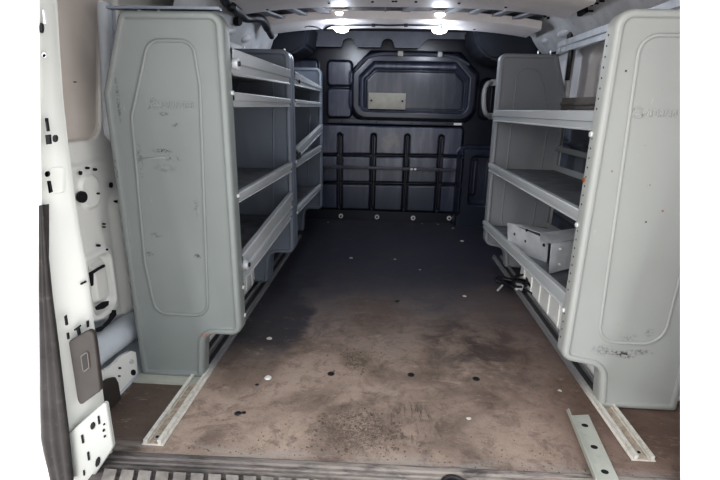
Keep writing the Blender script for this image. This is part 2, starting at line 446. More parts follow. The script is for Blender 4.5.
bm = bmesh.new(); box(bm, (.212, 3.986, .474), (.232, 3.992, .492)); box(bm, (.242, 3.986, .474), (.262, 3.992, .492)); obj('sticker', bm, m_sticker, t)['label'] = 'small white sticker in two halves'

# pale plate on the window bulge
t = empty('cover_plate', (-.01, 4.03, 1.04), 'pale grey rectangular blank plate with two screws on the bulkhead window panel', 'plate')
bm = bmesh.new(); box(bm, (-.165, 4.018, .972), (.145, 4.026, 1.103), .003); obj('plate', bm, m_plate, t, True)
for x in (-.140, .118):
    bm = bmesh.new(); disc_y(bm, (x, 1.04), .009, 4.010, 4.019); obj('screw', bm, m_black, t, True)
# tube along the top of the window bulge with two clips
t = empty('pull_tube', (.2, 4.0, 1.40), 'dark tube with two pale clips along the top of the bulkhead window bulge', 'tube')
bm = bmesh.new(); tube(bm, smoothpath([(-.28, 4.0, 1.27), (-.20, 3.995, 1.36), (-.08, 3.99, 1.398), (.1, 3.99, 1.402), (.35, 3.99, 1.40), (.52, 3.995, 1.385), (.64, 4.0, 1.33)]), .014, 8)
obj('tube', bm, m_railn, t, True)
for x, w in ((.085, .03), (.40, .022)):
    bm = bmesh.new(); box(bm, (x-w/2-.008, 3.968, 1.382), (x+w/2+.008, 4.012, 1.424), .006)
    obj('clip', bm, m_plate if x < .2 else m_handle, t, True)
# grab handle
t = empty('grab_handle', (.81, 3.99, 1.07), 'grey plastic grab handle on the right of the bulkhead', 'handle')
bm = bmesh.new()
tube(bm, smoothpath([(.845, 4.05, 1.20), (.80, 3.99, 1.19), (.775, 3.965, 1.14), (.772, 3.96, 1.07), (.785, 3.965, .99), (.815, 3.99, .945), (.86, 4.05, .935)]), .019, 10)
obj('grip', bm, m_handle, t, True)
bm = bmesh.new(); box(bm, (.83, 4.03, 1.175), (.875, 4.06, 1.225), .006); obj('mount', bm, m_handle, t, True)
bm = bmesh.new(); box(bm, (.84, 4.03, .91), (.885, 4.06, .96), .006); obj('mount', bm, m_handle, t, True)
# washers along the bottom edge
for i, (x, z) in enumerate(((-.39, .034), (-.063, .036), (.261, .038), (.582, .047))):
    t = empty('washer_bolt', (x, 4.05, z), ('pale washer bolt at the bottom of the bulkhead, leftmost of four', 'second pale washer bolt from the left along the bulkhead foot', 'third pale washer bolt from the left along the bulkhead foot', 'pale washer bolt at the bottom of the bulkhead, rightmost of four')[i], 'bolt', 'washer bolts along the bulkhead foot')
    bm = bmesh.new(); disc_y(bm, (x, z), .021, 4.050, 4.064, 16); obj('washer', bm, m_bolt, t, True)
    bm = bmesh.new(); disc_y(bm, (x, z), .009, 4.040, 4.055, 6); obj('bolt_head', bm, m_black, t, True)

# ------------------------------------------------------------------ side walls
def shear(y, z):
    w = max(0., min(1., (y-1.3)/.15, (1.95-y)/.15))
    return y+.24*(z-.868)*w*(1 if z > .868 else 0)
def bump_lw(y, z):
    h = 0.
    d = rbox(y, z, 1.0, 1.468, .615, .60, .06)
    h -= .016*sst(d, .012)
    y = shear(y, z)
    d = rbox(y, z, 1.0, 1.45, .80, .655, .16); h -= .012*sst(d, .02)
    h += .012*sst(rbox(y, z, 1.475, .37, .085, .125, .03), .012)
    h -= .030*sst(rbox(y, z, 1.475, .37, .062, .10, .03), .012)
    h += .020*sst(rbox(y, z, 1.485, .375, .035, .07, .015), .01)
    h += .010*sst(rbox(y, z, 1.49, .70, .05, .055, .04), .012)-.010*sst(rbox(y, z, 1.46, .665, .035, .035, .03), .01)*0
    h += .022*sst(rbox(y, z, 1.72, .42, .12, .24, .05), .05)
    h -= .07*sst(z-.235+.35*(y-1.45), .03)
    return h
ysf = lin(1.10, 1.30, 12)+lin(1.305, 1.85, 150)+lin(1.87, YB, 30)
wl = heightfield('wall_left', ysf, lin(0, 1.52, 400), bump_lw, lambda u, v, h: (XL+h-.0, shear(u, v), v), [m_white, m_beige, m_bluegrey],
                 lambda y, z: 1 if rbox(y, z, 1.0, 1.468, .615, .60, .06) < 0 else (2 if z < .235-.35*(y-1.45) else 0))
tag(wl, 'white painted left side wall of the van with holes and recesses', kind='structure')
X0 = dict(X=XL+.012)
of = (.004, 0, 0)
hole(ell(82, 197, 4.6, 5.8), wl, of, X=XL+.01)
for x, y, rx, ry in ((80.5, 173, .8, 2), (87.5, 168, 1.4, 1.3), (95, 169.5, 1.3, 1.4), (98, 193.5, 1, 1.1), (111, 185, 1, 2.6), (116, 201.5, 1.6, 1.2), (98.5, 245.5, 1.3, 1.3), (106.5, 249.5, .9, 1), (104, 224, .9, .9), (104, 227, .8, .8), (75, 82, .6, .6), (123, 232, 1.5, 1.3), (128, 277, 1.3, 1.6)):
    hole(ell(x, y, rx, ry, 8), wl, of, X=XL+.012)
hole([(89.5, 273), (104, 264.5), (104, 267), (98.5, 269.5), (92.5, 273.5), (92.5, 285), (91, 286)], wl, of, 'gap', X=XL+.012)
hole([(96, 307), (103, 302), (108, 301), (107.5, 305), (103, 308.5), (97, 310)], wl, of, 'gap', X=XL+.012)
hole([(95, 329), (103, 326), (110, 318), (112, 310), (115, 310), (115.5, 315), (109, 323), (100, 331), (96, 332)], wl, of, 'gap', X=XL+.012)

# left ledge plate on the floor edge (white, with holes) and lower pocket tube
bm = bmesh.new()
pl = dict(X=-.91)
poly = [at(x, y, **pl) for x, y in ((104, 371), (113, 365), (122, 356), (131, 351), (136, 352), (138, 377), (113, 417), (107, 424), (104, 410))]
prism(bm, poly, (-.012, 0, 0))
lp = obj('trim_5', bm, m_white, smooth=True); tag(lp, 'white punched ledge plate at the left floor edge', kind='structure')
for x, y, rx, ry in ((131, 361.5, 2.1, 2.4), (133, 372.5, 2, 3), (119.5, 368, 1, 1), (119, 376, .8, .8)):
    hole(ell(x, y, rx, ry, 8), lp, of, X=-.909, mat=m_side if rx == 2.1 else None)
bm = bmesh.new()
tube(bm, smoothpath([(-.985, 1.12, .17), (-.98, 1.35, .165), (-.975, 1.6, .15), (-.97, 1.9, .14)]), .052, 14)
o = obj('trim_6', bm, m_bluegrey, smooth=True); tag(o, 'blue grey pressed sill member along the left wall', kind='structure')
bm = bmesh.new()
prism(bm, [(-.995, 1.1, .0), (-.995, 1.1, .10), (-.93, 1.1, .05), (-.905, 1.1, .0)], (0, .9, 0))
o = obj('baseboard_left', bm, m_bluegrey); tag(o, kind='structure')

# vertical pressed channel on the left wall
bm = bmesh.new()
top, bot = at(104, 4, X=-.97), at(110.5, 134, X=-.97)
pts = [top+(bot-top)*i/10 for i in range(11)]
tube(bm, [p for p in pts]+[bot+Vector((0, .006, -.02))], [.022]*10+[.021, .012], 12)
tube(bm, [p+Vector((-.01, .05, 0)) for p in pts], .018, 10)
o = obj('trim_7', bm, m_bluegrey, smooth=True); tag(o, 'blue grey vertical pressed channel on the left wall', kind='structure')

# right wall with framed panels
def bump_rw(y, z):
    h = 0.
    for (cy, hy) in ((2.60, .22), (3.20, .24), (1.95, .26)):
        h -= .035*sst(rbox(y, z, cy, 1.12, hy, .20, .04), .02)
        h += .012*sst(rbox(y, z, cy, 1.12, hy-.05, .15, .03), .015)
        h -= .045*sst(rbox(y, z, cy, .62, hy, .20, .04), .02)
    h += .02*sst(abs(z-.80)-.012, .012)+.02*sst(abs(z-.36)-.012, .012)
    return h
m_rwhite = simple('right_wall_white_grey', (.85, .82, .82), .5, var=.12, scale=4)
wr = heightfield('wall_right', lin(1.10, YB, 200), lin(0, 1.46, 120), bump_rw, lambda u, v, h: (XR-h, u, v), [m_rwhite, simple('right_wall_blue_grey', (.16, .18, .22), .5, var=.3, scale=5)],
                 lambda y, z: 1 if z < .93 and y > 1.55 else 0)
tag(wr, 'pale grey right side wall of the van with recessed panels', kind='structure')

# roof
def zr(x): return -.075*abs((x-.05)/1.0)**3
bm = bmesh.new(); xs = lin(XL-.02, XR+.02, 40)
g = [[bm.verts.new((x, y, 1.575+zr(x)*.8)) for y in (1.08, 2.0, 3.0, 3.6)] for x in xs]
g2 = [[bm.verts.new((x, y, 1.60+zr(x)*.8)) for y in (1.08, 2.0, 3.0, 3.6)] for x in xs]
for i in range(40):
    for j in range(3):
        bm.faces.new((g[i][j], g[i+1][j], g[i+1][j+1], g[i][j+1])); bm.faces.new((g2[i][j], g2[i][j+1], g2[i+1][j+1], g2[i+1][j]))
cl = obj('ceiling', bm, m_roofgrey, smooth='keep'); tag(cl, 'grey roof skin of the van', kind='structure')
def bow(n, y0, y1, zb, label):
    bm = bmesh.new(); xs = lin(-.90, .90, 40); secs = []
    prof = [(y0, .05), (y0+.006, .006), (y0+.02, 0), (y0+(y1-y0)*.45, .004), (y0+(y1-y0)*.55, .004), (y1-.02, 0), (y1-.006, .006), (y1, .05)]
    for x in xs: secs.append([bm.verts.new((x, y, zb+dz+zr(x))) for y, dz in prof])
    for i in range(40):
        for j in range(7): bm.faces.new((secs[i][j], secs[i][j+1], secs[i+1][j+1], secs[i+1][j]))
    bm.faces.new(secs[0]); bm.faces.new(secs[-1][::-1])
    o = obj(n, bm, m_roof, smooth=True); tag(o, label, kind='structure'); return o
b1 = bow('trim_8', 2.30, 2.70, 1.50, 'broad pale roof bow nearest the doors')
b2 = bow('trim_9', 3.06, 3.40, 1.50, 'second pale roof bow in front of the bulkhead header')
b0 = bow('trim_10', 1.10, 1.40, 1.53, 'roof bow above the rear door opening')
for x, y in ((267, 3.6), (329, 2), (372.5, 1.5), (393, 1), (396, 1), (416, 1.5), (459, 2.6), (546, 9.5), (549, 10.5), (506, 4.5)):
    p = at(x, y, Z=1.503); bm = bmesh.new(); disc_z(bm, (p.x, p.y), .007, 1.4985+zr(p.x), 1.507+zr(p.x), 8); obj('hole', bm, m_hole, b1)
for x, y in ((303, 28.5), (474.5, 27.5)):
    p = at(x, y, Z=1.503); bm = bmesh.new(); disc_z(bm, (p.x, p.y), .007, 1.4985+zr(p.x), 1.507+zr(p.x), 8); obj('hole', bm, m_hole, b2)
# dark slots along the far edge of bow one, stiffener flanges between the bows
for xa, xb in ((-.42, -.25), (.05, .22), (-.12, .0), (.30, .48)):
    bm = bmesh.new(); box(bm, (xa, 2.695, 1.512), (xb, 2.708, 1.528)); obj('slot', bm, m_hole, b1)
bm = bmesh.new()
for x in (-.80, -.66, -.52, -.05, .16, .42, .56, .70, .82):
    d = .10 if x < 0 else -.10
    z = 1.545+zr(x)
    if abs(x+.05) < .2 and abs(x) < .2: d *= .1; w = .008
    else: w = .05
    prism(bm, [(x, 2.70, z), (x+w, 2.70, z), (x+w+d, 3.06, z), (x+d, 3.06, z)], (0, 0, .012))
o = obj('trim_11', bm, simple('roof_flange_grey', (.32, .33, .36), .5, var=.3)); tag(o, 'grey stiffener flanges between the roof bows', kind='structure')

# cant rails where roof meets sides
def cant(n, pts, label, y0=1.1, y1=3.5):
    bm = bmesh.new(); ys = lin(y0, y1, 24)
    secs = [[bm.verts.new((x, y, z)) for x, z in pts] for y in ys]
    for i in range(24):
        for j in range(len(pts)-1): bm.faces.new((secs[i][j], secs[i+1][j], secs[i+1][j+1], secs[i][j+1]))
    o = obj(n, bm, m_side, smooth=True); tag(o, label, kind='structure'); return o
cL = cant('trim_12', [(-1.0, 1.24), (-.93, 1.26), (-.90, 1.30), (-.88, 1.31), (-.84, 1.40), (-.83, 1.43), (-.80, 1.46), (-.78, 1.55)], 'grey roof side member above the left shelves', 1.95)
cR = cant('trim_13', [(1.115, 1.36), (1.06, 1.36), (1.04, 1.38), (1.02, 1.40), (.98, 1.45), (.97, 1.47), (.93, 1.50), (.91, 1.56)], 'grey roof side member above the right shelves')
hole([(235.5, 17.5), (238, 16), (240, 18), (239.5, 24), (237.5, 26), (235.8, 24)], cL, (.014, 0, 0), X=-.82)
hole([(577.5, 5), (585, 2.5), (587, 12), (579, 16.5)], cR, (.008, 0, 0), X=.936)
for x, y, r in ((591, 11, 1), (596, 3.5, 1), (590.5, 5.5, .8), (602, 1, 1.2)):
    hole(ell(x, y, r, r, 8), cR, (.008, 0, 0), X=.945)
# sculpted pressings of the side members beyond the bows
def blob(bm, c, r, rot=0):
    m = Matrix.Translation(c) @ Matrix.Rotation(rot, 4, 'X') @ Matrix.Diagonal((*r, 1))
    bmesh.ops.create_uvsphere(bm, u_segments=20, v_segments=12, radius=1, matrix=m)
bm = bmesh.new()
for y, s_ in ((2.98, .13), (3.30, .10)): blob(bm, (1.035, y, 1.43), (.05, s_, .03))
o = obj('trim_14', bm, m_side, smooth='all'); tag(o, 'rounded pressings in the right roof side member', kind='structure')
bm = bmesh.new()
for y, s_ in ((2.62, .12), (2.92, .09)): blob(bm, (-.875, y, 1.37), (.04, s_, .03), .2)
box(bm, (-.90, 2.45, 1.245), (-.80, 3.08, 1.30), .02)
o = obj('trim_15', bm, m_side, smooth=True); tag(o, 'grey pressed bracket in the left roof side member', kind='structure')
# dark gap under the right member
bm = bmesh.new(); prism(bm, [at(519, 51, X=1.07), at(540, 43, X=1.07), at(558, 39, X=1.07), at(564, 50, X=1.07), at(550, 56, X=1.07)], (.02, 0, 0))
obj('gap', bm, m_hole, wr)

# ------------------------------------------------------------------ rear door pillars and seal
def ypl(y): return dict(Y=y)
inner = [(47, -200), (55, -6), (56, 0), (59, 50), (62.5, 100), (67, 140), (71, 172), (74.5, 200), (79, 230), (86, 267), (92.5, 318), (97.5, 350), (103.5, 402), (110, 440)]
outer_s = [(73, 486), (67, 430), (61, 380), (55, 330), (51, 300), (46, 250), (40, 205), (40, -6), (40, -200)]
bm = bmesh.new()
I = [at(x, y, Y=1.08) for x, y in inner]; 
def interp(L_, z):
    for a, b in zip(L_, L_[1:]):
        if (a.z-z)*(b.z-z) <= 0 and abs(a.z-b.z) > 1e-9:
            t = (z-a.z)/(b.z-a.z); return a+(b-a)*t
    return L_[0] if abs(L_[0].z-z) < abs(L_[-1].z-z) else L_[-1]
O = [at(x, y, Y=1.03) for x, y in outer_s]
zs = lin(1.45, -.03, 60)
rows = []
for z in zs:
    a, b = interp(I, z), interp(O, z)
    a = Vector((a.x, 1.08, z)); b = Vector((b.x, 1.03, z))
    e1 = (a-b)
    rows.append([bm.verts.new(p) for p in (a+Vector((-.03, .030, 0)), a+Vector((-.002, .006, 0)), a+Vector((-.003, .001, 0)), b+e1*.85, b+e1*.5, b+e1*.16, b+e1*.10+Vector((0, -.006, 0)), b+e1*.04+Vector((0, -.004, 0)), b, b+Vector((-.001, .05, 0)))])
for i in range(60):
    for j in range(9): bm.faces.new((rows[i][j], rows[i][j+1], rows[i+1][j+1], rows[i+1][j]))
bm.faces.new([v for v in rows[0]]); bm.faces.new([v for v in rows[-1]][::-1])
pL = obj('trim_16', bm, m_pillar, smooth=True); tag(pL, 'white painted left rear door pillar with slots and holes', kind='structure')
def phole(poly, y=1.055, mat=None, name='hole'):
    return hole(poly, pL, (0, -.012, 0), name, mat, Y=y)
def on_pillar(px, py):
    p = at(px, py, Y=1.08)
    a = interp(I, p.z); b = interp(O, p.z); t = max(0, min(1, (p.x-b.x)/(a.x-b.x))); return 1.03+.05*t
def ph(poly, mat=None, name='hole'):
    cx = sum(p[0] for p in poly)/len(poly); cy = sum(p[1] for p in poly)/len(poly)
    y = on_pillar(cx, cy)
    pts = [at(x, q, Y=y) for x, q in poly]
    bm = bmesh.new(); prism(bm, [p+Vector((0, -.0025, 0)) for p in pts], (0, .006, 0)); return obj(name, bm, mat or m_hole, pL)
ph(ell(41.5, 28, 1.6, 5)); ph([(43, 10), (44.5, 10), (46.5, 24), (44.5, 24)], m_side, 'dent')
ph(ell(44.5, 55, 2, 2.5), m_side, 'stud'); ph([(45.6, 118), (47.2, 118), (49, 131), (47.4, 131.5)]); ph([(46, 135), (50, 134.5), (51, 144), (47, 144.5)])
ph(ell(55.2, 138.5, 2.1, 3.6)); ph(ell(47.5, 174, 1.7, 2.8)); ph([(47.6, 181), (49.4, 181), (51.6, 192), (49.6, 193)]); ph(ell(46.5, 120, .8, 2))
ph(ell(82, 283.5, 1.4, 1)); ph(ell(85, 282, 1, 1)); ph([(64.7, 316), (66, 315), (67.6, 325), (66, 325)]); ph([(74.5, 329), (80, 325), (80.5, 326.5), (79, 328), (80.3, 334.5), (78.3, 335.5), (77, 329.5), (75, 330.5)])
ph([(87, 321), (88.2, 321), (88.6, 327), (87.4, 327)]); ph([(67, 333), (68.3, 333), (69, 339), (67.8, 339)])
# raised pads around the upper fittings
def pad(cx, cy, w, h, parent, lean=.08):
    y = on_pillar(cx, cy)-.002
    c = [(cx-w-lean*h*-0, cy-h), (cx+w, cy-h), (cx+w+lean*h, cy+h), (cx-w+lean*h, cy+h)]
    p2 = ccw([(at(x, q, Y=y).x, at(x, q, Y=y).z) for x, q in c])
    p2 = rounded(p2, .008, 4)
    bm = bmesh.new(); 
    def py(x, z):
        a_ = interp(I, z); b_ = interp(O, z); return 1.03+.05*max(0, min(1, (x-b_.x)/(a_.x-b_.x)))-.004
    r0 = [bm.verts.new((p.x, py(p.x, p.y)+.006, p.y)) for p in p2]; r1 = [bm.verts.new((p.x, py(p.x, p.y), p.y)) for p in offset(p2, .003)]; r2 = [bm.verts.new((p.x, py(p.x, p.y)+.001, p.y)) for p in offset(p2, .006)]
    n = len(r0)
    for A, B in ((r0, r1), (r1, r2)):
        for i in range(n): bm.faces.new((A[i], A[(i+1) % n], B[(i+1) % n], B[i]))
    bm.faces.new(r2)
    return obj('pressed_pad', bm, m_pillar, parent, True)
pad(48.5, 182, 5, 14, pL)
ph(ell(47.3, 174, 1.8, 2.8)); ph([(47.8, 181), (49.8, 181), (52, 192), (50, 193)]); ph(ell(45, 56, 1.6, 2), m_side, 'stud')

# rubber seal
S_in = [at(x, y, Y=1.01) for x, y in ((43, 205), (47, 250), (52, 300), (56, 330), (62, 380), (68, 430), (74, 486))]
S_out = [at(x, y, Y=1.01) for x, y in ((39, 205), (39.5, 300), (39.5, 330), (40, 400), (41, 440), (51, 486))]
bm = bmesh.new(); rows = []
N = 16
for z in lin(.76, -.035, 40):
    a, b = interp(S_in, z), interp(S_out, z)
    row = []
    for j in range(N+1):
        t = j/N; p = a+(b-a)*t; row.append(bm.verts.new((p.x, 1.01-min(1, abs(a.x-b.x)/.03)*(.007*abs(math.sin(t*math.pi*3))+.003*math.sin(math.pi*t)), z)))
    row.append(bm.verts.new((b.x+.01, 1.03, z))); row.insert(0, bm.verts.new((a.x-.012, 1.03, z)))
    rows.append(row)
for i in range(40):
    for j in range(N+2): bm.faces.new((rows[i][j], rows[i][j+1], rows[i+1][j+1], rows[i+1][j]))
o = obj('rubber_door_seal', bm, m_seal, smooth='all'); tag(o, 'black ribbed rubber seal along the outside of the left rear pillar', 'seal')

# added white strip left of the seal, filling that edge of the view
bm = bmesh.new(); rows = []
Lo = [at(40.5, y, Y=1.05) for y in range(-200, 560, 20)]
for z in lin(1.45, -.05, 40):
    a = interp(Lo, z)
    rows.append([bm.verts.new(p) for p in ((a.x, 1.09, z), (a.x, 1.06, z), (a.x-.01, 1.05, z), (a.x-.12, 1.045, z), (a.x-.30, 1.06, z), (a.x-.31, 1.10, z))])
for i in range(40):
    for j in range(5): bm.faces.new((rows[i][j], rows[i][j+1], rows[i+1][j+1], rows[i+1][j]))
bm.faces.new(rows[0]); bm.faces.new(rows[-1][::-1])
o = obj('trim_20', bm, m_white2, smooth=True); tag(o, 'added bright white body strip beside the left rubber seal', kind='structure')

# added white pillar filling the right edge of the view, inward of the real one
bm = bmesh.new(); rows = []
for z in lin(1.45, -.05, 40):
    a = interp([at(680.5, y, Y=1.08) for y in range(-200, 560, 20)], z)
    rows.append([bm.verts.new(p) for p in ((a.x+.06, 1.12, z), (a.x+.012, 1.09, z), (a.x, 1.081, z), (a.x+.008, 1.076, z), (a.x+.1, 1.07, z), (a.x+.30, 1.05, z), (a.x+.30, 1.12, z))])
for i in range(40):
    for j in range(6): bm.faces.new((rows[i][j], rows[i][j+1], rows[i+1][j+1], rows[i+1][j]))
bm.faces.new(rows[0]); bm.faces.new(rows[-1][::-1])
o = obj('trim_17', bm, m_white2, smooth=True); tag(o, 'added bright white pillar inward of the real right rear pillar', kind='structure')

# pillar fittings
def moulded(name, px, yp, th, mat, label, cat, rad=.012):
    p2 = rounded(ccw([(at(x, q, Y=yp).x, at(x, q, Y=yp).z) for x, q in px]), rad, 5)
    c = Vector((sum(p.x for p in p2)/len(p2), yp, sum(p.y for p in p2)/len(p2)))
    t = empty(name, c, label, cat)
    bm = bmesh.new(); R = []
    for ins, dy in ((0, th), (0, .003), (.002, .0005), (.005, 0)):
        R.append([bm.verts.new((p.x, yp+dy, p.y)) for p in offset(p2, ins)])
    n = len(p2)
    for A, B in zip(R, R[1:]):
        for i in range(n): bm.faces.new((A[i], A[(i+1) % n], B[(i+1) % n], B[i]))
    bm.faces.new(R[-1]); bm.faces.new(R[0][::-1])
    obj('cover', bm, mat, t, True); return t
t = moulded('striker_cover', ((68, 342), (92, 328), (95, 345), (100.5, 391), (80, 406), (77, 400)), 1.030, .014, m_latch, 'dark brown plastic striker cover with square socket on the left pillar', 'cover')
bm = bmesh.new()
pp = [(80.5, 356), (87.5, 351), (89.5, 368), (83, 373)]
p2 = rounded(ccw([(at(x, q, Y=1.027).x, at(x, q, Y=1.027).z) for x, q in pp]), .004, 3)
prism(bm, [(p.x, 1.0265, p.y) for p in p2], (0, .004, 0)); obj('socket_rim', bm, simple('worn_socket_rim', (.16, .14, .12), .5), t)
p3 = offset(p2, .003); bm = bmesh.new(); prism(bm, [(p.x, 1.0255, p.y) for p in p3], (0, .003, 0)); obj('socket', bm, m_black, t)
p2 = [at(x, q, X=-.905) for x, q in ((98, 383), (107, 378), (113, 377), (115.5, 382), (119, 402), (117, 408), (108, 420), (98, 424))]
t = empty('door_stop_cover', p2[4], 'smaller dark rubber stop on the ledge plate behind the left pillar', 'cover')
bm = bmesh.new(); prism(bm, p2, (.012, 0, 0)); bmesh.ops.bevel(bm, geom=bm.edges[:], offset=.003, segments=2, affect='EDGES'); obj('cover', bm, m_latch, t, True)
t = moulded('hinge_bracket', ((68, 434), (103, 403.5), (106, 404), (113, 447), (111, 451), (92, 480), (86, 494), (72, 494)), 1.024, .012, m_bracket, 'white metal hinge bracket with slots at the foot of the left pillar', 'bracket', .006)
for poly in (ell(93, 425.5, 2.1, 3.6, 10, .15), ell(98, 461.5, 1.9, 5, 10, .2), [(98, 416), (99.3, 415.5), (100.3, 423.5), (99, 424)], [(81.5, 435), (83, 434.5), (84.3, 442.5), (82.8, 443)], [(87.5, 452), (89, 451.5), (90, 459.5), (88.6, 460)], ell(104, 430, 1, 1.4, 8), ell(105, 436, .9, 1.2, 8), ell(104.4, 424, .7, 1, 8), [(83.5, 470), (84.5, 470), (85, 475), (84, 475)]):
    hole(poly, t, (0, -.003, 0), Y=1.0235)

# ------------------------------------------------------------------ step pad
t = empty('rear_step_pad', (0, 1.0, -.02), 'scuffed black ribbed plastic step pad along the door sill', 'step pad')
bm = bmesh.new()
prof = [(.80, -.16), (.80, -.03), (.81, -.024), (1.058, -.020), (1.062, -.008), (1.070, -.008), (1.073, -.004), (1.083, -.003), (1.086, .003), (1.099, .005), (1.105, .001), (1.105, -.16)]
xs = lin(-.80, 1.0, 70); rows = []
for x in xs:
    sag = .02*max(0, x)  # sill runs slightly crooked on the right
    rows.append([bm.verts.new((x, y+(.016*x if y > .9 else 0), z)) for y, z in prof])
for i in range(70):
    for j in range(len(prof)-1): bm.faces.new((rows[i][j], rows[i][j+1], rows[i+1][j+1], rows[i+1][j]))
bm.faces.new(rows[0][::-1]); bm.faces.new(rows[-1])
x = -.77
while x < .95:
    w = .036; sl = -.05 if x < .2 else .05
    sl = -.055
    z = -.0175
    prism(bm, [(x+.07, .83, z-.008), (x+w+.07, .83, z-.008), (x+w, 1.050+.016*x, z-.003), (x, 1.050+.016*x, z-.003)], (0, 0, .010), 1)
    x += .050
obj('pad', bm, [m_step, m_tread], t, True)
c = at(454, 484, Z=0)
bm = bmesh.new(); ring = [(c.x+.032*math.cos(a), c.y+.032*math.sin(a), -.006) for a in lin(0, 2*math.pi, 24)]
tube(bm, ring, .007, 8, False); obj('hole_rim', bm, m_seal, t, 'all')
bm = bmesh.new(); disc_z(bm, (c.x, c.y), .028, -.02, -.007, 20); obj('hole', bm, m_hole, t)

# ------------------------------------------------------------------ shelving
def end_panel(parent, outline, radii, y, mat, inset=None, depth=.055, flip=1, label=None):
    """moulded steel end panel; outline in (X,Z), face towards the doors at y"""
    p = [Vector(q) for q in outline]
    A = sum(p[i-1].x*p[i].y-p[i].x*p[i-1].y for i in range(len(p)))
    if A < 0: p = p[::-1]; radii = radii[::-1]
    convex = [(p[i]-p[i-1]).cross(p[(i+1) % len(p)]-p[i]) > 0 for i in range(len(p))]
    def ring(ins): return rounded(offset(p, ins), [max(r-ins, .006) if c else r+ins for r, c in zip(radii, convex)], 7)
    y -= .010
    bm = bmesh.new(); R = []
    for ins, dy in ((.020, depth), (.0, depth), (0, .016), (.002, .008), (.006, .002), (.011, 0), (.019, 0), (.022, .002), (.0245, .008), (.029, .010)):
        R.append([bm.verts.new((q.x, y+dy, q.y)) for q in ring(ins)])
    n = len(R[0])
    for Aa, B in zip(R, R[1:]):
        for i in range(n): bm.faces.new((Aa[i], Aa[(i+1) % n], B[(i+1) % n], B[i]))
    bm.faces.new(R[-1])
    if inset:
        path = [Vector((q.x, y+.0095, q.y)) for q in rounded(ccw(inset[0]), inset[1], 8)]
        path.append(path[0]); r = .0042
        n = 6; rings = []
        for i, q in enumerate(path):
            t = (path[(i+1) % (len(path)-1)]-path[i-1 if i else -2]).normalized(); nn = Vector((t.z, 0, -t.x))
            rings.append([bm.verts.new(q+nn*r*1.3*math.cos(a)+Vector((0, -1, 0))*r*math.sin(a)) for a in lin(0, math.pi, n)])
        for i in range(len(rings)-1):
            for j in range(n): bm.faces.new((rings[i][j], rings[i+1][j], rings[i+1][j+1], rings[i][j+1]))
    o = obj('end_panel', bm, mat, parent, True)
    if label: o['label'] = label
    return o

def shelf(parent, xf, xb, y0, y1, zt0, zb0, zt1, zb1, deck=True, mat=None, liner=True):
    """tray with a folded front lip at X=xf (towards the aisle), back at X=xb"""
    sg = 1 if xf > xb else -1     # aisle side direction
    bm = bmesh.new(); n = 14; secs = []
    ys = lin(y0, y1, n)
    for y in ys:
        t = (y-y0)/(y1-y0); zt, zb = zt0+(zt1-zt0)*t, zb0+(zb1-zb0)*t; h = zt-zb
        P = [(xf-sg*.022, zt-.012), (xf-sg*.022, zt), (xf-sg*.004, zt), (xf, zt-.004), (xf, zt-h*.52), (xf-sg*.007, zt-h*.58), (xf-sg*.007, zb+h*.12), (xf-sg*.001, zb+h*.04), (xf-sg*.002, zb), (xf-sg*.02, zb), (xf-sg*.022, zb+.008), (xb, zb+.008), (xb, zb+.045), (xb-sg*.006, zb+.045), (xb-sg*.006, zb+.002)]
        secs.append([bm.verts.new((a, y, b)) for a, b in P])
    for i in range(n):
        for j in range(len(P)-1): bm.faces.new((secs[i][j], secs[i+1][j], secs[i+1][j+1], secs[i][j+1]))
    o = obj('shelf', bm, mat or m_shelf, parent, True)
    if liner:
        bm = bmesh.new()
        a0, a1 = sorted((xf-sg*.026, xb+sg*.004))
        vs = []
        for y in (y0+.01, y1-.01):
            t = (y-y0)/(y1-y0); z = zb0+(zb1-zb0)*t+.010
            vs.append((y, z))
        prism(bm, [(a0, vs[0][0], vs[0][1]), (a1, vs[0][0], vs[0][1]), (a1, vs[1][0], vs[1][1]), (a0, vs[1][0], vs[1][1])], (0, 0, .004))
        obj('shelf_liner', bm, m_shelf_dirty, o)
    return o
def bolt(parent, x, y, z, axis='x', r=.008, mat=None):
    bm = bmesh.new()
    if axis == 'x': tube(bm, [(x-.004, y, z), (x+.004, y, z)], r, 8)
    else: disc_y(bm, (x, z), r, y-.004, y+.004, 8)
    return obj('bolt', bm, mat or m_bolt, parent, True)
def lettering(parent, x0, z0, y, width, mat):
    cu = bpy.data.curves.new('lettering', 'FONT'); cu.body = 'ADRIAN STEEL'; cu.size = 1; cu.extrude = .03; cu.offset = .004
    tmp = bpy.data.objects.new('tmp', cu); COL.objects.link(tmp)
    dg = bpy.context.evaluated_depsgraph_get(); dg.update()
    me = bpy.data.meshes.new_from_object(tmp.evaluated_get(dg)); bpy.data.objects.remove(tmp)
    xs = [v.co.x for v in me.vertices]; w = max(xs)-min(xs); k = (width*.80)/w
    kz = .030
    for v in me.vertices:
        a = v.co.copy(); v.co = Vector((x0+width*.20+(a.x-min(xs))*k, y-a.z*.06, z0+a.y*kz))
    me.materials.clear(); me.materials.append(mat)
    o = bpy.data.objects.new('lettering', me); COL.objects.link(o); o.parent = parent; o.matrix_parent_inverse = Matrix.Translation(-abs_loc(parent))
    bm = bmesh.new(); c = Vector((x0+.018, y, z0+.012))
    tube(bm, [c+Vector((.016*math.cos(a), 0, .016*math.sin(a))) for a in lin(0, 2*math.pi, 20)], .0018, 6, False)
    tube(bm, [c+Vector((-.024, 0, -.014)), c+Vector((-.004, 0, .010)), c+Vector((.004, 0, .010)), c+Vector((.014, 0, -.014))], .0018, 6)
    tube(bm, [c+Vector((-.010, 0, -.004)), c+Vector((.012, 0, -.004))], .0015, 6)
    obj('emblem', bm, mat, parent, 'all')

m_letter_l = simple('moulded_letter_grey', (.265, .285, .28), .4, var=.1)
m_letter_r = simple('moulded_letter_pale', (.42, .43, .42), .4, var=.1)

